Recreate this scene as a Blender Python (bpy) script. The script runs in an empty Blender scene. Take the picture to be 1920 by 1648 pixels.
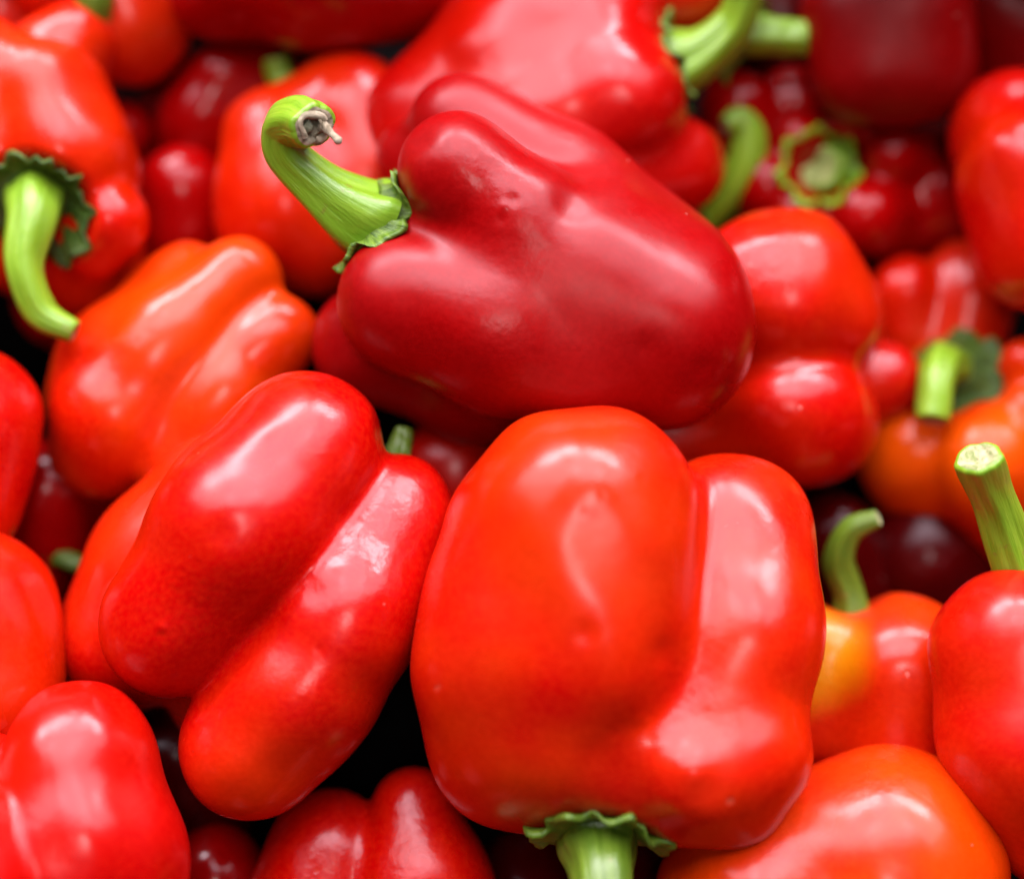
import bpy, math, random
import numpy as np
from mathutils import Vector, Matrix

scene = bpy.context.scene
random.seed(7)
# ------------------------------------------------------------------ camera
FOC = 70.0
FPX = FOC / 36.0 * 1920.0            # focal length in photo pixels
DIST = 0.42                          # metres from the lens to the middle of the heap
PITCH = math.radians(65)
T0 = np.array([0.0, 0.0, 0.16])
F = np.array([0.0, math.cos(PITCH), -math.sin(PITCH)])
R = np.array([1.0, 0.0, 0.0])
U = np.array([0.0, math.sin(PITCH), math.cos(PITCH)])
CAM = T0 - F * DIST
PX = DIST / FPX                      # metres per photo pixel at the heap's middle distance

def P(x, y, w):
    d = DIST - w * PX
    return CAM + F * d + R * ((x - 960.0) * d / FPX) + U * ((824.0 - y) * d / FPX)
def S(r, w):
    return r * (DIST - w * PX) / FPX

cam_d = bpy.data.cameras.new('camera')
cam = bpy.data.objects.new('camera', cam_d)
scene.collection.objects.link(cam)
cam.location = Vector(CAM)
cam.rotation_euler = (math.pi / 2 - PITCH, 0, 0)
cam_d.lens = FOC; cam_d.sensor_width = 36.0; cam_d.sensor_fit = 'HORIZONTAL'
cam_d.clip_start = 0.01; cam_d.clip_end = 50
cam_d.dof.use_dof = True
cam_d.dof.focus_distance = DIST - 370 * PX
cam_d.dof.aperture_fstop = 3.3
scene.camera = cam

# ------------------------------------------------------------------ light
world = bpy.data.worlds.new('World'); scene.world = world
world.use_nodes = True
bg = world.node_tree.nodes['Background']
bg.inputs[0].default_value = (0.80, 0.88, 1.0, 1)
bg.inputs[1].default_value = 0.02

def area(name, loc, target, sx, sy, power, col):
    l = bpy.data.lights.new(name, 'AREA'); l.shape = 'RECTANGLE'
    l.size = sx; l.size_y = sy; l.energy = power; l.color = col
    o = bpy.data.objects.new(name, l); scene.collection.objects.link(o)
    o.location = loc
    o.rotation_euler = (Vector(target) - Vector(loc)).to_track_quat('-Z', 'Y').to_euler()
    return o
TGT = (0, 0, 0.16)
# a glazed hall roof: three broad dim bays overhead, a narrow bright strip of glass beyond them, one pane behind the camera
for bx, bw in ((-1.08, 25), (0.0, 31), (1.08, 22)):
    area('roof_bay', (bx, 0.72, 1.80), (bx * 0.35, 0, 0.16), 0.98, 1.65, bw, (1.0, 0.93, 1.06))
area('clerestory', (-0.70, 1.34, 1.52), TGT, 1.25, 0.30, 31, (1.0, 0.94, 1.05))
area('clerestory', (0.66, 1.34, 1.52), TGT, 1.10, 0.30, 26, (1.0, 0.94, 1.05))
area('stall_window', (0.06, -0.66, 1.80), TGT, 0.24, 0.34, 4.0, (1.0, 0.98, 0.97))

scene.view_settings.view_transform = 'Standard'
scene.view_settings.look = 'None'
scene.view_settings.exposure = 0.32
scene.view_settings.gamma = 1.0
scene.cycles.use_denoising = True
scene.cycles.max_bounces = 6
scene.cycles.sample_clamp_indirect = 4.0

# ------------------------------------------------------------------ materials
def nodes(m):
    m.use_nodes = True
    nt = m.node_tree
    for n in list(nt.nodes): nt.nodes.remove(n)
    out = nt.nodes.new('ShaderNodeOutputMaterial')
    b = nt.nodes.new('ShaderNodeBsdfPrincipled')
    nt.links.new(b.outputs[0], out.inputs[0])
    return nt, b
def N(nt, kind, **kw):
    n = nt.nodes.new(kind)
    for k, v in kw.items():
        if k in n.inputs.keys(): n.inputs[k].default_value = v
        else: setattr(n, k, v)
    return n
def ramp(nt, src, p0, p1, c0=(0,0,0,1), c1=(1,1,1,1)):
    r = nt.nodes.new('ShaderNodeValToRGB')
    r.color_ramp.elements[0].position = p0; r.color_ramp.elements[1].position = p1
    r.color_ramp.elements[0].color = c0; r.color_ramp.elements[1].color = c1
    nt.links.new(src, r.inputs[0]); return r
def mixc(nt, fac, a, b):
    m = nt.nodes.new('ShaderNodeMix'); m.data_type = 'RGBA'
    if isinstance(fac, float): m.inputs[0].default_value = fac
    else: nt.links.new(fac, m.inputs[0])
    for i, s in ((6, a), (7, b)):
        if isinstance(s, tuple): m.inputs[i].default_value = s
        else: nt.links.new(s, m.inputs[i])
    return m.outputs[2]
def math_(nt, op, a, b=None):
    m = nt.nodes.new('ShaderNodeMath'); m.operation = op
    for i, s in ((0, a), (1, b)):
        if s is None: continue
        if isinstance(s, (int, float)): m.inputs[i].default_value = s
        else: nt.links.new(s, m.inputs[i])
    return m.outputs[0]

def skin(name, ca, cb, mott=(0.45, 0.75), rough=0.23, bump=0.9, patch=None, sss=0.06, ior=1.5, spec=0.40):
    m = bpy.data.materials.new(name); nt, b = nodes(m)
    L = nt.links.new
    tc = N(nt, 'ShaderNodeTexCoord'); oi = N(nt, 'ShaderNodeObjectInfo')
    off = N(nt, 'ShaderNodeVectorMath', operation='MULTIPLY_ADD')
    comb = N(nt, 'ShaderNodeCombineXYZ')
    L(oi.outputs['Random'], comb.inputs[0]); L(oi.outputs['Random'], comb.inputs[1])
    L(comb.outputs[0], off.inputs[0]); off.inputs[1].default_value = (7, 3, 1)
    L(tc.outputs['Object'], off.inputs[2])
    v = off.outputs[0]
    n1 = N(nt, 'ShaderNodeTexNoise', Scale=22.0, Detail=3.0, Roughness=0.55); L(v, n1.inputs['Vector'])
    r1 = ramp(nt, n1.outputs[0], *mott)
    col = mixc(nt, r1.outputs[0], (*ca, 1), (*cb, 1))
    # fine freckling of the flesh
    n2 = N(nt, 'ShaderNodeTexNoise', Scale=900.0, Detail=2.0); L(v, n2.inputs['Vector'])
    r2 = ramp(nt, n2.outputs[0], 0.35, 0.8)
    col = mixc(nt, math_(nt, 'MULTIPLY', r2.outputs[0], 0.25), col, tuple(min(1, c * 1.5 + .004) for c in cb) + (1,))
    # tiny pale specks of dust
    vo = N(nt, 'ShaderNodeTexVoronoi', Scale=170.0); L(v, vo.inputs['Vector'])
    rs = ramp(nt, vo.outputs['Distance'], 0.035, 0.06, (1,1,1,1), (0,0,0,1))
    ns = N(nt, 'ShaderNodeTexNoise', Scale=60.0); L(v, ns.inputs['Vector'])
    rn = ramp(nt, ns.outputs[0], 0.60, 0.66)
    sp = math_(nt, 'MULTIPLY', rs.outputs[0], rn.outputs[0])
    col = mixc(nt, math_(nt, 'MULTIPLY', sp, 0.55), col, (0.75, 0.45, 0.35, 1))
    # short pale scuffs
    ms = N(nt, 'ShaderNodeMapping'); L(v, ms.inputs[0]); ms.inputs['Rotation'].default_value = (0.6, 0.9, 0.3); ms.inputs['Scale'].default_value = (1, 1, 0.14)
    dsn = N(nt, 'ShaderNodeTexNoise', Scale=160.0); L(v, dsn.inputs['Vector'])
    mv = N(nt, 'ShaderNodeVectorMath', operation='MULTIPLY_ADD'); L(dsn.outputs['Color'], mv.inputs[0]); mv.inputs[1].default_value = (.0035, .0035, .001); L(ms.outputs[0], mv.inputs[2])
    vs = N(nt, 'ShaderNodeTexVoronoi', Scale=75.0); L(mv.outputs[0], vs.inputs['Vector'])
    sc1 = ramp(nt, vs.outputs['Distance'], 0.035, 0.06, (1,1,1,1), (0,0,0,1))
    sc2 = N(nt, 'ShaderNodeTexNoise', Scale=33.0); L(v, sc2.inputs['Vector'])
    sc3 = ramp(nt, sc2.outputs[0], 0.56, 0.62)
    scar = math_(nt, 'MULTIPLY', sc1.outputs[0], sc3.outputs[0])
    col = mixc(nt, math_(nt, 'MULTIPLY', scar, 0.22), col, (0.62, 0.22, 0.12, 1))
    if patch:
        pc, loc, rad, soft = patch
        dist = N(nt, 'ShaderNodeVectorMath', operation='DISTANCE')
        dn = N(nt, 'ShaderNodeTexNoise', Scale=60.0); L(tc.outputs['Object'], dn.inputs['Vector'])
        L(tc.outputs['Object'], dist.inputs[0]); dist.name = 'patch_at'; dist.inputs[1].default_value = loc
        dd = math_(nt, 'ADD', dist.outputs['Value'], math_(nt, 'MULTIPLY', dn.outputs[0], 0.010))
        pr = N(nt, 'ShaderNodeMapRange'); pr.interpolation_type = 'SMOOTHSTEP'
        L(dd, pr.inputs[0]); pr.inputs[1].default_value = rad; pr.inputs[2].default_value = rad + soft
        pr.inputs[3].default_value = 1; pr.inputs[4].default_value = 0
        col = mixc(nt, pr.outputs[0], col, (*pc, 1))
    L(col, b.inputs['Base Color'])
    n3 = N(nt, 'ShaderNodeTexNoise', Scale=35.0, Detail=5.0, Roughness=0.6); L(v, n3.inputs['Vector'])
    rr = N(nt, 'ShaderNodeMapRange'); L(n3.outputs[0], rr.inputs[0])
    rr.inputs[1].default_value = .3; rr.inputs[2].default_value = .75
    rr.inputs[3].default_value = rough * 0.75; rr.inputs[4].default_value = rough * 1.5
    L(rr.outputs[0], b.inputs['Roughness'])
    b.inputs['IOR'].default_value = ior; b.inputs['Specular IOR Level'].default_value = spec
    b.inputs['Subsurface Weight'].default_value = sss
    b.inputs['Subsurface Radius'].default_value = (1.0, 0.12, 0.05)
    b.inputs['Subsurface Scale'].default_value = 0.006
    # waviness of the skin, fine pores, pits in some places
    w1 = N(nt, 'ShaderNodeTexNoise', Scale=95.0, Detail=2.0, Roughness=0.5); L(v, w1.inputs['Vector'])
    w2 = N(nt, 'ShaderNodeTexNoise', Scale=420.0, Detail=2.0); L(v, w2.inputs['Vector'])
    pm = N(nt, 'ShaderNodeTexNoise', Scale=30.0, Detail=1.0); L(v, pm.inputs['Vector'])
    pmr = ramp(nt, pm.outputs[0], 0.50, 0.80)
    h = math_(nt, 'ADD', math_(nt, 'MULTIPLY', w1.outputs[0], 0.00022 * bump),
              math_(nt, 'MULTIPLY', math_(nt, 'MULTIPLY', w2.outputs[0], pmr.outputs[0]), 0.00030 * bump))
    h = math_(nt, 'ADD', h, math_(nt, 'MULTIPLY', sp, 0.0001))
    h = math_(nt, 'SUBTRACT', h, math_(nt, 'MULTIPLY', scar, 0.00012))
    bp = N(nt, 'ShaderNodeBump', Strength=1.0, Distance=1.0); L(h, bp.inputs['Height'])
    L(bp.outputs[0], b.inputs['Normal'])
    return m

def green(name, ca, cb, cc, rough=0.33, stripe=10.0):
    m = bpy.data.materials.new(name); nt, b = nodes(m); L = nt.links.new
    uv = N(nt, 'ShaderNodeUVMap'); tc = N(nt, 'ShaderNodeTexCoord')
    mp = N(nt, 'ShaderNodeMapping'); L(uv.outputs[0], mp.inputs[0]); mp.inputs['Scale'].default_value = (stripe, 0.5, 1)
    n1 = N(nt, 'ShaderNodeTexNoise', Scale=1.6, Detail=5.0, Roughness=0.6); L(mp.outputs[0], n1.inputs['Vector'])
    r1 = ramp(nt, n1.outputs[0], 0.38, 0.66)
    n2 = N(nt, 'ShaderNodeTexNoise', Scale=110.0, Detail=4.0); L(tc.outputs['Object'], n2.inputs['Vector'])
    r2 = ramp(nt, n2.outputs[0], 0.48, 0.68)
    col = mixc(nt, r1.outputs[0], (*ca, 1), (*cb, 1))
    col = mixc(nt, math_(nt, 'MULTIPLY', r2.outputs[0], 0.75), col, (*cc, 1))
    n3 = N(nt, 'ShaderNodeTexNoise', Scale=260.0, Detail=3.0); L(tc.outputs['Object'], n3.inputs['Vector'])
    r3 = ramp(nt, n3.outputs[0], 0.66, 0.72)
    col = mixc(nt, math_(nt, 'MULTIPLY', r3.outputs[0], 0.5), col, (0.20, 0.13, 0.03, 1))
    L(col, b.inputs['Base Color']); b.inputs['Roughness'].default_value = rough
    b.inputs['Subsurface Weight'].default_value = 0.15
    b.inputs['Subsurface Radius'].default_value = (0.5, 1.0, 0.15); b.inputs['Subsurface Scale'].default_value = 0.002
    h = math_(nt, 'ADD', math_(nt, 'MULTIPLY', n1.outputs[0], 0.0006), math_(nt, 'MULTIPLY', n3.outputs[0], 0.00012))
    bp = N(nt, 'ShaderNodeBump', Strength=1.0, Distance=1.0); L(h, bp.inputs['Height']); L(bp.outputs[0], b.inputs['Normal'])
    return m
def plain(name, ca, cb, scale, rough=0.8, bump=0.0004):
    m = bpy.data.materials.new(name); nt, b = nodes(m); L = nt.links.new
    tc = N(nt, 'ShaderNodeTexCoord')
    n1 = N(nt, 'ShaderNodeTexNoise', Scale=scale, Detail=5.0, Roughness=0.65, Distortion=0.8); L(tc.outputs['Object'], n1.inputs['Vector'])
    r1 = ramp(nt, n1.outputs[0], 0.4, 0.62)
    L(mixc(nt, r1.outputs[0], (*ca, 1), (*cb, 1)), b.inputs['Base Color'])
    b.inputs['Roughness'].default_value = rough; b.inputs['Specular IOR Level'].default_value = 0.1
    bp = N(nt, 'ShaderNodeBump', Strength=1.0, Distance=1.0)
    L(math_(nt, 'MULTIPLY', n1.outputs[0], bump), bp.inputs['Height']); L(bp.outputs[0], b.inputs['Normal'])
    return m

M = {
 'red':     skin('red_skin', (0.44, 0.0004, 0.0002), (0.50, 0.0170, 0.0002), (0.44, 0.66)),
 'scarlet': skin('scarlet_skin', (0.48, 0.0012, 0.0002), (0.54, 0.0210, 0.0002), (0.40, 0.62)),
 'crimson': skin('crimson_skin', (0.24, 0.0001, 0.0006), (0.29, 0.0003, 0.0005), rough=0.31, bump=0.8, spec=0.28),
 'rose':    skin('rose_skin', (0.42, 0.0004, 0.0003), (0.48, 0.0080, 0.0003), rough=0.24),
 'orange':  skin('orange_skin', (0.53, 0.0050, 0.0002), (0.58, 0.0380, 0.0002), (0.38, 0.62), rough=0.22),
 'tawny':   skin('tawny_skin', (0.50, 0.012, 0.0002), (0.60, 0.066, 0.0004), (0.42, 0.58), rough=0.22, spec=0.28),
 'blush':   skin('blushed_skin', (0.48, 0.004, 0.0003), (0.54, 0.028, 0.0003), (0.40, 0.65), rough=0.24, patch=((0.62, 0.22, 0.001), (0, 0, 0), 0.011, 0.011)),
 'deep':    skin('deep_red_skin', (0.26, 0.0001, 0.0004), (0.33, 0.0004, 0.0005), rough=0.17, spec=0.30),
 'redshade':    skin('shaded_red_skin', (0.14, 0.0001, 0.0003), (0.19, 0.0002, 0.0004), rough=0.34, spec=0.16),  # darker copy of the red: top right shade put into the skin colour
 'gapshade':  skin('gap_shade_skin', (0.045, 0.0001, 0.0003), (0.07, 0.0002, 0.0006), rough=0.25, spec=0.22),  # near-black copy of the red: shade of the deep gaps painted in
 'stem':    green('stem_green', (0.13, 0.27, 0.008), (0.26, 0.44, 0.030), (0.19, 0.34, 0.012), stripe=4.0),
 'stemd':   green('stem_dark_green', (0.06, 0.12, 0.006), (0.14, 0.23, 0.018), (0.10, 0.16, 0.008), stripe=4.0),
 'calyx':   green('calyx_green', (0.05, 0.11, 0.006), (0.17, 0.28, 0.02), (0.09, 0.17, 0.008), rough=0.45, stripe=26.0),
 'calyxd':  green('calyx_dark_green', (0.018, 0.045, 0.003), (0.09, 0.17, 0.010), (0.04, 0.09, 0.004), rough=0.45, stripe=34.0),
 'cut':     plain('cut_stem_cork', (0.46, 0.42, 0.24), (0.20, 0.24, 0.08), 420),
 'bark':    plain('dried_stem_cork', (0.42, 0.35, 0.24), (0.16, 0.13, 0.08), 330),
 'cutgreen': plain('green_cut_stem', (0.40, 0.44, 0.16), (0.10, 0.16, 0.02), 160),
 'pith':    plain('dark_stem_pith', (0.03, 0.03, 0.02), (0.16, 0.16, 0.10), 500),
}

# ------------------------------------------------------------------ shape maths
def smin(a, b, k):
    h = np.maximum(k - np.abs(a - b), 0.0) / k
    return np.minimum(a, b) - h * h * k * 0.25
def smax(a, b, k): return -smin(-a, -b, k)

class Body:
    """smooth union of tapered lobes with an optional hollow round the stem"""
    def __init__(s, lobes, w0, k, cav, dents=1.0, seed=0):
        s.lobes = []; s.marks = []; pts = []; ws = []
        for lb in lobes:
            q = [(P(x, y, w + w0), S(r, w + w0)) for x, y, w, r in lb]
            s.lobes.append(q)
            for p, r in q: pts.append(p); ws.append(r ** 3)
        pts = np.array(pts); ws = np.array(ws)
        s.c = (pts * ws[:, None]).sum(0) / ws.sum()
        s.k = S(k, w0); s.kl = S(45, w0)
        s.rmax = max(np.linalg.norm(p - s.c) + r for q in s.lobes for p, r in q) * 1.05
        s.cav = [(P(x, y, w + w0), S(r, w + w0)) for x, y, w, r in cav]
        rs = np.random.RandomState(seed + 11)
        d = rs.normal(size=(14, 3)); d /= np.linalg.norm(d, axis=1)[:, None]
        lam = np.concatenate([rs.uniform(0.024, 0.055, 8), rs.uniform(0.010, 0.020, 6)])
        s.wv = d * (2 * math.pi / lam)[:, None]; s.ph = rs.uniform(0, 6.28, 14)
        s.am = lam * 0.0056 * dents * np.concatenate([np.ones(8), np.full(6, 0.8)])
    def sdf(s, p):
        d = None
        for q in s.lobes:
            dl = None
            if len(q) == 1: q = [q[0], (q[0][0] + 1e-5, q[0][1])]
            for (a, ra), (b, rb) in zip(q[:-1], q[1:]):
                ab = b - a; t = smin(smax((p - a) @ ab / (ab @ ab), 0.0, 0.5), 1.0, 0.5)
                x = np.linalg.norm(p - a - t[:, None] * ab, axis=1) - (ra + t * (rb - ra))
                dl = x if dl is None else smin(dl, x, s.kl)
            d = dl if d is None else smin(d, dl, s.k)
        for c, r in s.cav:
            d = smax(d, r - np.linalg.norm(p - c, axis=1), s.k * 1.2)
        d = d + np.cos(p @ s.wv.T + s.ph) @ s.am
        for c, r, h in s.marks: d = d + h * np.exp(-((p - c) ** 2).sum(1) / (r * r))
        return d
    def add_marks(s, marks, w0):
        out = []
        for x, y, r, h in marks:
            a = P(x, y, w0 + 500); v = P(x, y, w0) - a; v /= np.linalg.norm(v)
            t = s.trace(a[None], v[None], np.array([1.0]), 60)[0]
            out.append((a + v * t, S(r, w0), S(h, w0)))
        s.marks = out
    def trace(s, o, v, L, n=26):
        t = np.zeros(len(v)) if np.ndim(L) == 0 else L * 0
        for _ in range(n):
            t = t + s.sdf(o + v * t[:, None]) * 0.93
            t = np.minimum(t, L)
        return t

_grid = {}
def sphere_grid(n):
    if n in _grid: return _grid[n]
    vid = {}; vs = []; fs = []
    u = np.tan(np.linspace(-1, 1, n + 1) * math.pi / 4)
    axes = [((1,0,0),(0,1,0),(0,0,1)), ((-1,0,0),(0,0,1),(0,1,0)), ((0,1,0),(0,0,1),(1,0,0)),
            ((0,-1,0),(1,0,0),(0,0,1)), ((0,0,1),(1,0,0),(0,1,0)), ((0,0,-1),(0,1,0),(1,0,0))]
    for a, b, c in axes:
        a, b, c = map(np.array, (a, b, c)); ids = np.zeros((n + 1, n + 1), int)
        for i in range(n + 1):
            for j in range(n + 1):
                p = a + b * u[i] + c * u[j]; p = p / np.linalg.norm(p)
                key = (round(p[0], 5) + 0., round(p[1], 5) + 0., round(p[2], 5) + 0.)
                k = vid.get(key)
                if k is None: k = vid[key] = len(vs); vs.append(p)
                ids[i, j] = k
        for i in range(n):
            for j in range(n):
                fs.append((ids[i, j], ids[i + 1, j], ids[i + 1, j + 1], ids[i, j + 1]))
    _grid[n] = (np.array(vs), np.array(fs)); return _grid[n]

def mesh_obj(name, v, f, mat, parent, origin, uv=None, mats=None, midx=None):
    me = bpy.data.meshes.new(name)
    v = np.asarray(v) - origin
    me.from_pydata(v.tolist(), [], [tuple(int(i) for i in q) for q in f])
    me.materials.append(mat)
    if uv is not None:
        l = me.uv_layers.new(name='UVMap')
        li = np.zeros(len(me.loops), int); me.loops.foreach_get('vertex_index', li)
        l.data.foreach_set('uv', np.asarray(uv)[li].ravel())
    me.polygons.foreach_set('use_smooth', [True] * len(me.polygons))
    me.update()
    o = bpy.data.objects.new(name, me); scene.collection.objects.link(o)
    if parent is not None: o.parent = parent
    return o

def catmull(pts, n):
    pts = np.array(pts, float); q = np.vstack([2 * pts[0] - pts[1], pts, 2 * pts[-1] - pts[-2]])
    out = []
    m = len(pts) - 1
    for i in range(n):
        t = i / (n - 1) * m; k = min(int(t), m - 1); f = t - k
        a, b, c, d = q[k], q[k + 1], q[k + 2], q[k + 3]
        out.append(0.5 * (2 * b + (c - a) * f + (2 * a - 5 * b + 4 * c - d) * f * f + (3 * b - a - 3 * c + d) * f ** 3))
    return np.array(out)

def frames(path):
    t = np.gradient(path, axis=0); t /= np.linalg.norm(t, axis=1)[:, None]
    x = np.cross(t[0], [0.3, 0.2, 0.9]); x /= np.linalg.norm(x); X = []
    for i in range(len(path)):
        x = x - t[i] * (x @ t[i]); x /= np.linalg.norm(x); X.append(x)
    X = np.array(X); return t, X, np.cross(t, X)

def tube(path, rad, ns, ridge=0.06, rid_n=5, twist=1.2, seed=0, flare=0.0, caps=True):
    t, X, Y = frames(path); n = len(path)
    a = np.linspace(0, 2 * math.pi, ns, endpoint=False)
    rs = np.random.RandomState(seed); ph = rs.uniform(0, 6.28, 4)
    V = []; UVs = []
    ln = np.concatenate([[0], np.cumsum(np.linalg.norm(np.diff(path, axis=0), axis=1))])
    for i in range(n):
        s = i / (n - 1)
        m = 1 + ridge * (1 - 0.5 * s) * np.cos(rid_n * a + twist * s * 3 + ph[0]) + ridge * .6 * np.cos(2 * a + ph[1] + 2 * s) \
              + 0.02 * np.cos(9 * a + ph[2] + 5 * s) + 0.025 * np.sin(s * 17 + ph[3] + 2 * a)
        r = rad[i] * m
        V.append(path[i] + (np.cos(a) * r)[:, None] * X[i] + (np.sin(a) * r)[:, None] * Y[i])
        UVs += [(abs(k / ns * 2 - 1), ln[i] / 0.02) for k in range(ns)]
    V = np.vstack(V); Fc = []
    for i in range(n - 1):
        for k in range(ns):
            k2 = (k + 1) % ns
            Fc.append((i * ns + k, i * ns + k2, (i + 1) * ns + k2, (i + 1) * ns + k))
    return V, Fc, UVs, t, X, Y

def add_stem(root, body, st, w0, org, idx, hi):
    pts = [(P(x, y, w + w0), S(r, w + w0)) for x, y, w, r in st['path']]
    p0, p1 = pts[0][0], pts[1][0]
    v = (p0 - p1); L = np.linalg.norm(v); v /= L
    tr = body.trace(p1[None], v[None], np.array([L * 2.2]), 40)[0]
    base = p1 + v * tr
    ax = -v
    q = np.array([np.append(base - ax * 0.001, pts[0][1])] + [np.append(p, r) for p, r in pts[1:]])
    n = 64 if hi else 30; ns = 40 if hi else 20
    c = catmull(q, n); path = c[:, :3]; rad = c[:, 3].copy()
    s = np.linspace(0, 1, n)
    V, Fc, UVs, t, X, Y = tube(path, rad, ns, ridge=st.get('ridge', 0.07), seed=idx, twist=st.get('twist', 1.0))
    sm = M[st.get('mat', 'stem')]
    # rounded shoulder of the cut
    last = V[-ns:]; cen = path[-1]; k = len(V)
    rings = [(0.93, 0.10), (0.80, 0.13)]
    V = [V]
    for j, (sc, up) in enumerate(rings):
        V.append(cen + (last - cen) * sc + t[-1] * rad[-1] * up)
        for i in range(ns):
            i2 = (i + 1) % ns; a0 = k - ns + j * ns
            Fc.append((a0 + i, a0 + i2, a0 + ns + i2, a0 + ns + i))
        UVs += UVs[-ns:]
    stem = mesh_obj('stem', np.vstack(V), Fc, sm, root, org, uv=UVs)
    # cut end: a slightly sunken corky disc
    rs = np.random.RandomState(idx + 3)
    cv = []; cf = []; m = 7
    for j in range(m):
        sc = 0.82 * (1 - j / (m - 1) * 0.98)
        dep = [0.13, 0.16, 0.10, 0.02, 0.05, -0.02, -0.06][j]
        wob = 1 + rs.uniform(-.05, .05, ns) * (j > 0)
        cv.append(cen + (last - cen) * (sc * wob)[:, None] + t[-1] * rad[-1] * (dep + rs.uniform(-.03, .03, ns)[:, None] * (j > 0)))
    for j in range(m - 1):
        for i in range(ns):
            i2 = (i + 1) % ns; cf.append((j * ns + i, j * ns + i2, (j + 1) * ns + i2, (j + 1) * ns + i))
    cf.append(tuple((m - 1) * ns + i for i in range(ns)))
    co = mesh_obj('cut_end', np.vstack(cv), cf, M[st.get('cut', 'cut')], stem, 0 * org)
    co.data.transform(Matrix.Translation(-Vector(org)))
    # calyx: frilled collar draped on the shoulders
    cr = st.get('calyx', 0)
    if cr:
        cr = S(cr, w0 + st['path'][0][2]); nr = 9; nsg = 96 if hi else 48
        X0 = X[0]; Y0 = np.cross(ax, X0)
        a = np.linspace(0, 2 * math.pi, nsg, endpoint=False)
        npt = st.get('points', 6)
        edge = 1 + 0.10 * np.cos(npt * a + rs.uniform(0, 6)) + 0.05 * np.cos((npt * 2 + 1) * a + rs.uniform(0, 6)) + 0.03 * np.cos(23 * a + 1)
        frill = 0.09 * np.cos((npt + 2) * a + rs.uniform(0, 6)) + 0.05 * np.cos(15 * a + rs.uniform(0, 6))
        r0 = rad[1] * 0.85
        top = []; uvs = []
        H = cr * 1.2
        for j in range(nr):
            f = j / (nr - 1)
            rr = r0 + (cr * edge - r0) * f
            o = base + ax * H + (np.cos(a) * rr)[:, None] * X0 + (np.sin(a) * rr)[:, None] * Y0
            tt = body.trace(o, np.tile(-ax, (nsg, 1)), np.full(nsg, H + cr * (0.05 + 0.30 * f)), 22)
            h = H - tt
            h = h * min(1, f * 1.6 + .1) + (1 - min(1, f * 1.6 + .1)) * rad[1] * 0.25
            h = np.maximum(h, st.get('lift', -9) * cr)
            h = h + cr * (0.10 + f * f * (frill + st.get('curl', 0.10)))
            top.append(base + ax * h[:, None] + (np.cos(a) * rr)[:, None] * X0 + (np.sin(a) * rr)[:, None] * Y0)
            uvs += [(abs(i / nsg * 2 - 1), f) for i in range(nsg)]
        # smooth heights round each ring
        for j in range(nr):
            h = (top[j] - base) @ ax
            hs = (np.roll(h, 1) + h * 2 + np.roll(h, -1)) / 4
            top[j] = top[j] + ax * np.maximum(hs - h, -cr * .02)[:, None]
        bot = [p - ax * cr * 0.10 for p in top]
        V = np.vstack(top + bot); nt_ = nr * nsg; fc = []
        for j in range(nr - 1):
            for i in range(nsg):
                i2 = (i + 1) % nsg; A = j * nsg
                fc.append((A + i, A + i2, A + nsg + i2, A + nsg + i))
                fc.append((nt_ + A + i, nt_ + A + nsg + i, nt_ + A + nsg + i2, nt_ + A + i2))
        A = (nr - 1) * nsg
        for i in range(nsg):
            i2 = (i + 1) % nsg
            fc.append((A + i, A + i2, nt_ + A + i2, nt_ + A + i))
            fc.append((i, nt_ + i, nt_ + i2, i2))
        mesh_obj('calyx', V, fc, M[st.get('cmat', 'calyx')], root, org, uv=uvs + uvs)
    return stem, cen, t[-1], rad[-1], X[-1], Y[-1]

GROUP = 'red bell peppers heaped together'
BODIES = []
def pepper(label, mat, w0, lobes, k=60, cav=(), stem=None, n=44, dents=1.0, marks=()):
    idx = len(BODIES)
    body = Body(lobes, w0, k, cav, dents, idx); BODIES.append((label, body))
    if globals().get('ANALYSE'): return None
    body.add_marks(marks, w0)
    dirs, fs = sphere_grid(n)
    v = body.c + dirs * body.rmax
    t = body.trace(v, -dirs, np.full(len(dirs), body.rmax * 0.97), 30)
    vs = v - dirs * t[:, None]
    org = np.array([body.c[0], body.c[1], vs[:, 2].min()])
    root = bpy.data.objects.new('bell_pepper', None); scene.collection.objects.link(root)
    root.location = Vector(org); root.empty_display_size = 0.02
    root['label'] = label; root['category'] = 'bell pepper'; root['group'] = GROUP
    b = mesh_obj('body', vs, fs, M[mat], root, org)
    r = {'root': root, 'body': body, 'org': org, 'obj': b}
    if stem: r['stem'] = add_stem(root, body, stem, w0, org, idx, n >= 80)
    return r
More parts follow.
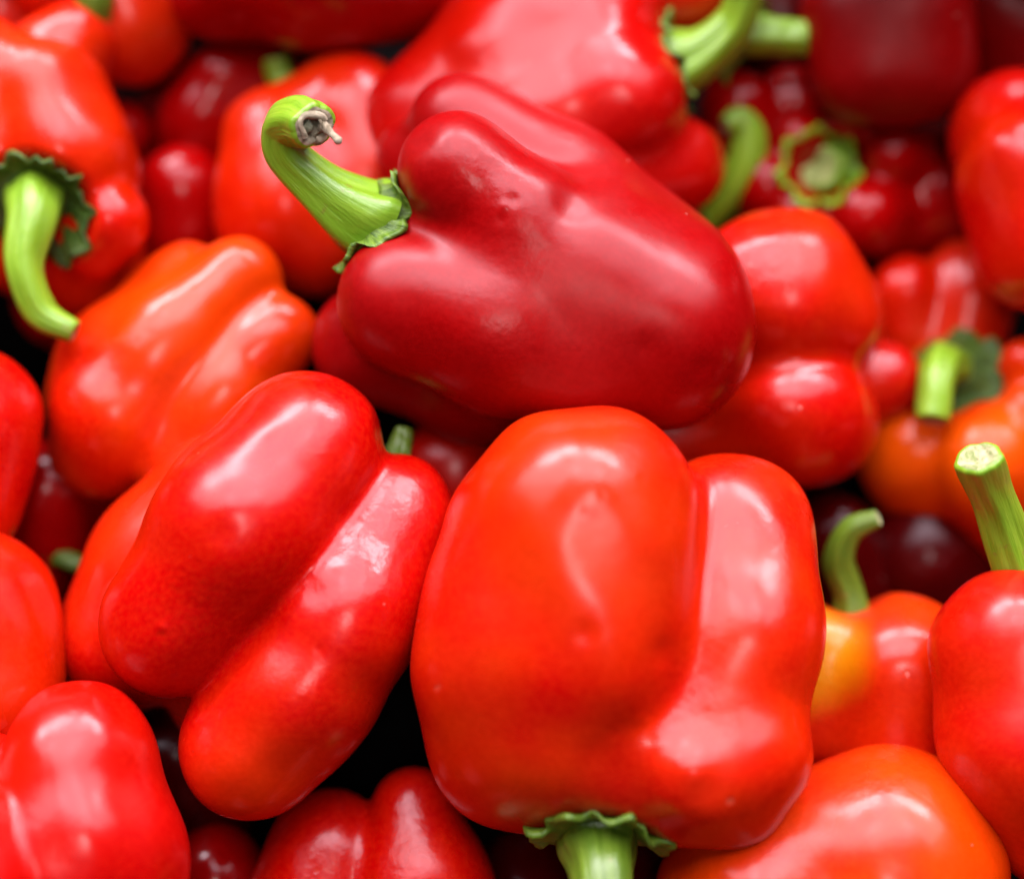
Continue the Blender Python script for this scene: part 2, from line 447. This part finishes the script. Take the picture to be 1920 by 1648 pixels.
# ------------------------------------------------------------------ the heap, near the middle first
hero = pepper('crimson pepper lying on top of the heap, thick stem hooked like a swan neck', 'crimson', 230, [
    [(864, 328, 60, 120), (985, 430, 64, 118), (1115, 510, 40, 142), (1238, 600, 20, 170)],
    [(772, 568, 34, 144), (950, 600, 24, 168), (1100, 640, 0, 165), (1236, 645, 0, 168)],
    [(788, 436, -8, 92), (950, 485, 38, 120), (1080, 545, 36, 148), (1220, 600, 20, 165)],
    [(1130, 440, 0, 122), (1235, 545, -10, 150)],
    [(866, 240, -100, 102), (1070, 370, -95, 122), (1230, 520, -60, 145)],
    [(693, 642, -125, 112), (900, 690, -125, 132), (1090, 690, -120, 146)],
    [(785, 300, -170, 88), (1000, 520, -170, 150), (1180, 600, -150, 150)]],
    k=38, cav=[], n=124, dents=0.8,
    marks=[(962, 374, 12, 3), (946, 386, 8, -1.5), (938, 412, 9, 1.5), (790, 262, 34, 5), (1068, 385, 40, 10), (1210, 655, 26, 3), (1320, 690, 22, 3)],
    stem=dict(path=[(722, 424, 14, 84), (672, 404, 34, 76), (600, 352, 58, 50), (534, 286, 78, 42), (534, 238, 102, 44), (564, 228, 136, 47), (586, 236, 166, 45)],
              calyx=104, ridge=0.10, cut='bark', mat='stem', curl=0.02))

def hooked_stem_end(stem):
    so, cen, ax, rad, X, Y = stem
    # two dried scales with a dark hollow between them and a broken fibre sticking out
    def blob(name, c, sx, sy, sz, mat, seed):
        v, f = sphere_grid(8); rs = np.random.RandomState(seed); q = rs.normal(size=(3, 3)) * 2.5
        v = v * (1 + 0.16 * np.cos(v @ q.T).sum(1))[:, None]
        w = c + X * (v[:, 0] * sx * rad)[:, None] + Y * (v[:, 1] * sy * rad)[:, None] + ax * (v[:, 2] * sz * rad)[:, None]
        o = mesh_obj(name, w, f, M[mat], so, np.array(hero['org'])); return o
    scr = np.array([R @ X, R @ Y]); a = scr / np.linalg.norm(scr)       # towards the right of the end face
    side = X * a[0] + Y * a[1]
    b1 = cen + ax * rad * 0.12
    blob('pith', b1 - side * rad * 0.28, 0.30, 0.26, 0.14, 'pith', 1)
    for k, (s0, s1) in enumerate(((0.0, 3.6), (3.9, 6.0))):
        th = np.linspace(s0, s1, 14); rr = rad * (0.55 + 0.08 * np.cos(3 * th))
        pth = b1 - side * rad * (0.12 - 0.3 * k) + np.cos(th)[:, None] * X * rr[:, None] + np.sin(th)[:, None] * Y * rr[:, None] + ax * rad * (0.06 + 0.05 * np.cos(2 * th))[:, None]
        V, Fc, UVs, *_ = tube(pth, rad * (0.15 + 0.05 * np.sin(th * 1.7)), 10, seed=k)
        mesh_obj('dried_scale', V, Fc, M['bark'], so, np.array(hero['org']), uv=UVs)
    tip = P(638, 268, 430); m = cen + side * rad * 0.35 + ax * rad * 0.15
    pth = catmull([m - side * rad * 0.3, m, m * 0.45 + tip * 0.55 + ax * rad * 0.08, tip], 14)
    V, Fc, UVs, *_ = tube(pth, rad * np.array([.34,.36,.36,.34,.30,.25,.21,.18,.15,.14,.15,.17,.17,.09]), 12, ridge=.12, seed=4)
    Fc.append(tuple(range(len(V) - 12, len(V))))
    mesh_obj('broken_fibre', V, Fc, M['bark'], so, np.array(hero['org']), uv=UVs)
if hero: hooked_stem_end(hero['stem'])

centre = pepper('largest scarlet pepper at the bottom centre, upright with its stem pointing down', 'scarlet', 400, [
    [(1085, 975, 0, 226), (1075, 1180, 10, 220), (1050, 1330, -40, 222)],
    [(1010, 1060, -50, 200), (990, 1230, -40, 200), (1020, 1340, -70, 224)],
    [(978, 1110, 18, 166), (966, 1230, 26, 164), (985, 1340, -20, 176)],
    [(1368, 1000, -110, 154), (1386, 1190, -20, 152), (1330, 1412, 0, 180)],
    [(1245, 1300, -40, 165), (1215, 1400, -20, 186)],
    [(1310, 1458, 104, 82), (1420, 1415, 66, 92)],
    [(1165, 1050, 84, 126), (1150, 1210, 84, 126)],
    [(1150, 1050, -210, 190), (1150, 1350, -210, 200)],
    [(1380, 1120, -200, 130), (1330, 1350, -190, 160)]],
    k=46, cav=[(1125, 1655, 60, 108)], n=124, dents=1.15,
    marks=[(1330, 1488, 42, 9), (1300, 1440, 30, -5), (1245, 1225, 30, 6), (1130, 925, 8, 1.2), (1205, 895, 9, 1.2), (1090, 962, 8, 1.0), (1100, 1190, 22, 3)],
    stem=dict(path=[(1112, 1515, -20, 78), (1122, 1592, 26, 70), (1130, 1650, 90, 56), (1140, 1750, 130, 52)], calyx=126, ridge=0.05, points=7, curl=0.04, mat='stemd'))

leftc = pepper('red pepper left of the largest one, two long glossy lobes slanting down to the left', 'red', 330, [
    [(575, 845, -20, 148), (450, 990, 30, 160), (328, 1162, 0, 144)],
    [(748, 960, -60, 112), (650, 1150, 0, 148), (560, 1300, 10, 144), (474, 1394, 10, 138)],
    [(420, 945, -170, 140), (305, 1060, -180, 140), (243, 1200, -170, 136)],
    [(640, 1000, -220, 140), (440, 1270, -200, 140)]],
    k=26, cav=[(775, 800, 0, 60)], n=110,
    marks=[(304, 1176, 9, -2), (300, 1192, 9, 1.5), (598, 1218, 9, 1.5), (415, 1000, 30, 3), (630, 1040, 30, 4), (590, 1110, 28, 3)],
    stem=dict(path=[(745, 856, -130, 26), (752, 832, -140, 21), (758, 808, -150, 19)], calyx=44, mat='stemd'))

pepper('glossy red pepper in the bottom left corner, pale ring-shaped reflection on its shoulder', 'rose', 430, [
    [(145, 1455, 0, 165), (170, 1600, 20, 180), (180, 1800, 0, 195)],
    [(-118, 1580, 130, 146), (-100, 1700, 140, 166), (-80, 1850, 120, 176)],
    [(-20, 1440, -50, 98), (0, 1750, -150, 160)]],
    k=26, n=80, dents=1.6)

pepper('orange-red pepper with a broad pink sheen, below and right of the largest one', 'orange', 300, [
    [(1655, 1630, 0, 232), (1640, 1800, 0, 240)],
    [(1440, 1700, 0, 220), (1440, 1850, 0, 230)],
    [(1560, 1640, -150, 200), (1560, 1800, -160, 220)]],
    k=70, n=80, dents=1.3)

pepper('bright red pepper at the lower right edge with a long pale cut stem rising', 'red', 330, [
    [(1905, 1220, 0, 155), (1950, 1390, 0, 180), (1990, 1520, -10, 150)],
    [(2080, 1240, 0, 150), (2120, 1450, 0, 160)],
    [(1980, 1250, -140, 140), (2040, 1450, -140, 160)]],
    k=50, n=80,
    stem=dict(path=[(1938, 1150, -50, 48), (1905, 1060, -20, 44), (1865, 940, 30, 39), (1835, 860, 90, 44)], calyx=0, ridge=0.08, cut='cut'))

pepper('red pepper with two stacked lobes right of the crimson one, pink reflection on each', 'red', -10, [
    [(1380, 572, -10, 142), (1478, 560, 26, 152), (1532, 590, 0, 126)],
    [(1380, 782, -10, 118), (1480, 782, 30, 136), (1528, 806, -10, 118)],
    [(1300, 650, -120, 150), (1460, 680, -130, 190)],
    [(1250, 780, -60, 130), (1400, 810, -60, 130)]],
    k=30, n=80, dents=2.0)

pepper('large rose-red pepper at the top centre, green stem curving up to the right', 'rose', -40, [
    [(1125, 20, -30, 122), (960, 90, -20, 134), (806, 215, -40, 134)],
    [(1155, 185, 40, 134), (1000, 230, 30, 122), (880, 280, 0, 120)],
    [(1255, 300, -60, 100), (1120, 330, -40, 120), (950, 330, -40, 120)],
    [(1130, 110, -10, 128), (960, 170, -10, 140)],
    [(1050, 180, -180, 150), (900, 240, -180, 140)]],
    dents=1.4, k=42, cav=[(1370, 120, -20, 100)], n=80,
    stem=dict(path=[(1240, 130, -20, 72), (1315, 100, 0, 48), (1372, 48, 20, 37), (1392, -5, 40, 36), (1385, -30, 50, 36)], calyx=88, curl=0.04))

pepper('orange-tinged pepper slanting at the left, below the one with the drooping stem', 'orange', 40, [
    [(438, 532, 10, 92), (320, 645, 20, 106), (215, 770, 10, 120), (195, 830, -30, 120)],
    [(345, 548, -40, 98), (230, 690, -40, 115), (180, 760, -60, 100)],
    [(508, 638, 30, 88), (420, 740, 30, 84), (335, 850, 10, 92)],
    [(400, 680, -150, 100), (290, 800, -150, 110)]],
    k=26, n=80, dents=1.4)

pepper('big red pepper in the upper left with a drooping green stem and dark ribbed collar', 'scarlet', 10, [
    [(90, 190, 20, 118), (130, 300, 20, 128), (150, 330, 0, 120)],
    [(-60, 180, 0, 150), (-40, 300, 0, 150)],
    [(211, 412, 42, 86), (180, 440, 20, 84)],
    [(60, 420, -120, 150), (150, 470, -90, 120)],
    [(130, 90, -110, 90), (60, 200, -150, 150)]],
    k=28, cav=[(45, 410, 150, 112)], n=70, dents=1.5,
    stem=dict(path=[(70, 345, 30, 64), (60, 412, 120, 50), (45, 500, 150, 36), (75, 585, 150, 31), (138, 622, 150, 22)], calyx=104, cmat='calyxd', points=11, curl=0.02))

pepper('scarlet two-lobed pepper behind the hooked stem, dark crease between its shoulders', 'scarlet', -110, [
    [(520, 270, 0, 110), (540, 380, 10, 132), (590, 440, 0, 120)],
    [(650, 215, -20, 118), (690, 330, -10, 120)],
    [(600, 300, -120, 150), (620, 430, -120, 140)]],
    k=44, n=60, dents=1.2,
    stem=dict(path=[(535, 160, -60, 26), (522, 135, -60, 24), (518, 112, -55, 24)], calyx=0, mat='stem'))

# ---- right hand side
pepper('small red pepper end just left of the orange one with a leafy collar', 'red', -80, [
    [(1655, 715, 0, 72), (1600, 720, -20, 110)]], n=44, k=40)

pepper('orange fluted pepper on the right with a leafy collar and short cut stem', 'tawny', -90, [
    [(1850, 860, 20, 108), (1900, 960, -120, 120)],
    [(1700, 850, -50, 102), (1760, 900, -120, 110)],
    [(1930, 770, 40, 62), (1980, 830, -100, 110)],
    [(1920, 680, 20, 54), (1990, 740, -100, 100)],
    [(1790, 720, -120, 110), (1850, 800, -200, 150)]],
    k=26, cav=[(1790, 700, 90, 70)], n=60,
    stem=dict(path=[(1800, 700, -30, 36), (1770, 680, 40, 38), (1757, 715, 90, 34), (1750, 785, 110, 32)], calyx=84, points=6, cut='bark', mat='stem', cmat='calyxd', curl=-0.02))

pepper('dim red pepper with two rounded lobes, below the knobbly one on the right', 'scarlet', -240, [
    [(1695, 545, 20, 66), (1710, 620, 0, 70)],
    [(1820, 545, 0, 95), (1800, 640, 0, 90)],
    [(1760, 620, -80, 110)]], k=30, n=50)

pepper('red pepper with two lobes cut by the right edge, in the upper right', 'red', 0, [
    [(1925, 320, 20, 124), (1960, 450, 10, 140)],
    [(1890, 245, -80, 116), (1960, 300, -80, 130)],
    [(2050, 380, -20, 150)]], k=36, n=60, dents=1.3)

blush = pepper('yellow and orange blushed pepper wedged beside the largest one, thin green stem above it', 'blush', 90, [
    [(1520, 1215, 0, 98), (1520, 1330, -20, 110)],
    [(1690, 1260, 10, 150), (1680, 1380, 0, 150)],
    [(1600, 1320, -120, 150)]],
    k=40, cav=[(1588, 1090, 0, 48)], n=64,
    stem=dict(path=[(1600, 1170, -10, 34), (1592, 1110, -10, 29), (1574, 1050, 0, 29), (1596, 995, 20, 24), (1645, 972, 40, 17)], calyx=0, mat='stemd'))

if blush:
    M['blush'].node_tree.nodes['patch_at'].inputs[1].default_value = tuple(P(1500, 1215, 190) - blush['org'])

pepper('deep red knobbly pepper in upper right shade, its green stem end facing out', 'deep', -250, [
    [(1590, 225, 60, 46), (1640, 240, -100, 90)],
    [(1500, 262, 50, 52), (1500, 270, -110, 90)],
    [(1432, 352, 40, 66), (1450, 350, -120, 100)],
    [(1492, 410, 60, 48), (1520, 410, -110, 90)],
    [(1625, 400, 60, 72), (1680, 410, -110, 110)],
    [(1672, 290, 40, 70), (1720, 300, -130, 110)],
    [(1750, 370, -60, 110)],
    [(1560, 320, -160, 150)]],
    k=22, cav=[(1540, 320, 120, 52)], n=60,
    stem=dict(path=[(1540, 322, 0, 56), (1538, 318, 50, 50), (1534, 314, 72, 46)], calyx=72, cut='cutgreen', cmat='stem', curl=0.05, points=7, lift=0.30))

pepper('shadowed dark red pepper at the top right, hanging over the knobbly one', 'redshade', -120, [
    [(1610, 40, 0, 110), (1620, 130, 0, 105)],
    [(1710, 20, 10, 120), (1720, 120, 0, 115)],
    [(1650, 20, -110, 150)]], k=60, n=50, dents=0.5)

pepper('very dark red pepper filling the top right corner', 'redshade', -210, [
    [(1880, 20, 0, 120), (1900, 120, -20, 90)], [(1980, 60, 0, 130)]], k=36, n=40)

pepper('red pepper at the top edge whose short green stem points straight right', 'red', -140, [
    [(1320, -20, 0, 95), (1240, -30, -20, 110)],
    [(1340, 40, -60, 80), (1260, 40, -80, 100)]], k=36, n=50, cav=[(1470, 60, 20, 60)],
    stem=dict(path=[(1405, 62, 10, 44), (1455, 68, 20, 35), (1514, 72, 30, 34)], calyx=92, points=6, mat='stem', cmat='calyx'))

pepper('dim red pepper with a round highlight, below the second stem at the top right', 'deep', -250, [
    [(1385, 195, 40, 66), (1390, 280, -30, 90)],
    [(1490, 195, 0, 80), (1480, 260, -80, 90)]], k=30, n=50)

pepper('hidden pepper showing only its curled hook of a stem, right of the rose-red one', 'deep', -230, [
    [(1230, 440, 0, 95), (1150, 450, -30, 110)]], k=30, n=40,
    stem=dict(path=[(1295, 425, -20, 38), (1345, 385, 20, 33), (1390, 325, 50, 38), (1405, 262, 70, 33), (1388, 224, 85, 25), (1362, 236, 95, 19)], calyx=46, mat='stem'))

# ---- top left
pepper('dark red pepper lying along the top edge, left of the rose-red one', 'deep', -130, [
    [(440, -40, 0, 105), (600, -60, 20, 150), (760, -50, 0, 135)],
    [(500, -40, -110, 130), (700, -60, -110, 130)], [(395, 0, -30, 78)]], k=50, n=50)

pepper('round half-shaded pepper at the top left edge with a dark green stem stub', 'scarlet', -190, [
    [(245, 45, 0, 118), (210, -60, 0, 130)],
    [(110, -60, 0, 120)]], k=40, n=50,
    stem=dict(path=[(170, -110, 40, 44), (170, -60, 110, 36), (178, 0, 120, 34), (184, 44, 100, 27)], calyx=0, mat='stemd'))

pepper('pinkish red pepper in the top left corner behind the one with the drooping stem', 'red', -260, [
    [(10, 20, 0, 120), (-60, -60, 0, 130)]], k=40, n=40)

pepper('small deep red pepper with a pink glint, tucked under the top edge pepper', 'deep', -280, [
    [(420, 150, 30, 76), (385, 220, 10, 78), (400, 330, -60, 90)],
    [(490, 160, -10, 90), (500, 280, -80, 100)], [(330, 240, -120, 90)]], k=36, n=44)

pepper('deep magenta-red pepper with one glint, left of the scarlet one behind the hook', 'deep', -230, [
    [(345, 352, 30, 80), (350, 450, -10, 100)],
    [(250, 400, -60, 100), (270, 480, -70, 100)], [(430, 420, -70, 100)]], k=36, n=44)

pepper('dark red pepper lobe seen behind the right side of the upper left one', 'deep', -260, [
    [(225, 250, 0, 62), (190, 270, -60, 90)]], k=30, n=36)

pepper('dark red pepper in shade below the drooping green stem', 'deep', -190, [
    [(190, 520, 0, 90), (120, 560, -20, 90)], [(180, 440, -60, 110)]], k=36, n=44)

# ---- left edge
pepper('round red pepper cut by the left edge at mid height', 'red', 170, [
    [(-75, 800, 0, 152), (-100, 920, 0, 150)], [(-180, 780, -20, 150)]], k=40, n=50)

pepper('red-orange pepper cut by the left edge, below the round one', 'red', 250, [
    [(-55, 1150, 0, 155), (-30, 1280, 20, 145)], [(-170, 1200, 0, 160)],
    [(10, 1390, -50, 110)]], k=60, n=50)

pepper('shadowed dark red pepper behind the left edge ones', 'deep', -60, [
    [(90, 930, 0, 105), (60, 1050, -30, 100)], [(180, 900, -60, 90)]], k=36, n=44,
    stem=dict(path=[(70, 1010, 20, 20), (85, 1035, 40, 20), (120, 1048, 50, 18), (150, 1058, 50, 16)], calyx=0, mat='stemd'))

# ---- bottom
pepper('red pepper at the bottom edge with one tall narrow lobe lit down the middle', 'red', 200, [
    [(775, 1530, 20, 92), (790, 1640, 30, 120), (795, 1760, 30, 140)],
    [(620, 1600, -10, 122), (590, 1740, -10, 150)],
    [(700, 1680, -120, 150)]], k=34, n=70)

pepper('small dark pepper with a purple glint at the bottom left, in the gap', 'deep', 100, [
    [(405, 1640, 0, 92), (420, 1760, -20, 110)]], k=36, n=44)

pepper('dark red pepper in shade under the stem of the largest one', 'gapshade', 60, [
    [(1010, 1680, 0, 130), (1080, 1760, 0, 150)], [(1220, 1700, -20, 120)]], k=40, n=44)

pepper('dark shaded pepper between the two-lobed slanting one and the bottom left corner one', 'gapshade', 40, [
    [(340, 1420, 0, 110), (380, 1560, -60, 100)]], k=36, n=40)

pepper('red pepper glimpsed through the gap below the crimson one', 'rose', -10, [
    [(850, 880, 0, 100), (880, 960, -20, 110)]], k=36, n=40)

pepper('nearly black pepper with a purple glint, deep in the gap above the blushed one', 'gapshade', -160, [
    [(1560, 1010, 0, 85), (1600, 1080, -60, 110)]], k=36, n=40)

pepper('nearly black red pepper in the dark hollow right of the thin green stem', 'gapshade', -210, [
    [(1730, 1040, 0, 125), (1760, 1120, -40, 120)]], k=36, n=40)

pepper('dark red pepper behind the short green stem pointing right at the top edge', 'gapshade', -330, [
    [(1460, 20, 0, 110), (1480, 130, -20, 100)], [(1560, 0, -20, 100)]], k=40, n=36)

pepper('dark red pepper low in the gap under the long dark one at the top edge', 'gapshade', -400, [
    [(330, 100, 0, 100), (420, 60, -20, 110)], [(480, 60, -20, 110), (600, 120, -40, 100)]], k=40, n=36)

# ---- further peppers of the heap just outside the frame (they shade and are mirrored by the ones in view)
ring = [(-330, 60, -100, 'uppermost pepper beyond the left edge'), (-340, 420, 0, 'second pepper down beyond the left edge'), (-330, 1050, 160, 'third pepper down beyond the left edge'),
        (-300, 1500, 330, 'lowest pepper beyond the left edge'), (-100, 2030, 420, 'pepper beyond the bottom left corner'), (330, 2050, 380, 'pepper beyond the bottom edge below the small dark one'),
        (760, 2080, 340, 'pepper beyond the bottom edge below the tall narrow lobe'), (1150, 2060, 330, 'pepper beyond the bottom edge below the largest one'), (1600, 2110, 330, 'pepper beyond the bottom edge below the orange-red one'),
        (2060, 1900, 320, 'pepper beyond the bottom right corner'), (2330, 1100, 160, 'lowest pepper beyond the right edge'), (2330, 700, 20, 'middle pepper beyond the right edge'),
        (2330, 180, -100, 'uppermost pepper beyond the right edge'), (2060, -300, -60, 'pepper beyond the top right corner'), (1640, -420, 220, 'pepper beyond the top edge above the shadowed one'),
        (1100, -390, -200, 'pepper beyond the top edge above the rose-red one'), (600, -370, 180, 'pepper beyond the top edge above the long dark one'), (260, -390, -240, 'pepper beyond the top edge above the green stub'), (-150, -360, -220, 'pepper beyond the top left corner')]
def ring_pepper(x, y, w, text, seed):
    rs = np.random.RandomState(seed); a = rs.uniform(0, 6.28); c, s = math.cos(a), math.sin(a)
    lobes = []
    for j in range(4):
        b = j * math.pi / 2 + rs.uniform(-.2, .2); o = 95 * math.cos(b); d = 95 * math.sin(b); L = rs.uniform(110, 150)
        lobes.append([(x - c * L - s * o, y - s * L + c * o, d, 118), (x + c * L - s * o * .8, y + s * L + c * o * .8, d * .8, 98)])
    return pepper('plain red ' + text, 'red', w, lobes, k=46, n=30,
        stem=None if 'shadowed' in text or 'top right' in text else dict(path=[(x - c * 200, y - s * 200, 0, 50), (x - c * 300, y - s * 300, 10, 36), (x - c * 360 + s * 30, y - s * 360 - c * 30, 30, 33), (x - c * 400 + s * 90, y - s * 400 - c * 90, 60, 32)], calyx=90))
for i, (x, y, w, text) in enumerate(ring): ring_pepper(x, y, w, text, 40 + i)

# ------------------------------------------------------------------ the crate floor, coloured near black so the gaps' shade is in its colour
g = bpy.data.meshes.new('ground')
zb = 0.1035
sl = 0.17
g.from_pydata([(-3, -3, zb), (3, -3, zb), (3, -0.06, zb), (-3, -0.06, zb), (3, 0.26, zb + 0.32 * sl), (-3, 0.26, zb + 0.32 * sl), (3, 3, zb + 0.32 * sl), (-3, 3, zb + 0.32 * sl)], [], [(0, 1, 2, 3), (3, 2, 4, 5), (5, 4, 6, 7)])
g.materials.append(plain('shaded_crate_floor', (0.0015, 0.001, 0.001), (0.003, 0.002, 0.002), 40, 0.95))
go = bpy.data.objects.new('ground', g); scene.collection.objects.link(go)
go['kind'] = 'structure'
g.materials[0].node_tree.nodes['Principled BSDF'].inputs['Specular IOR Level'].default_value = 0.05
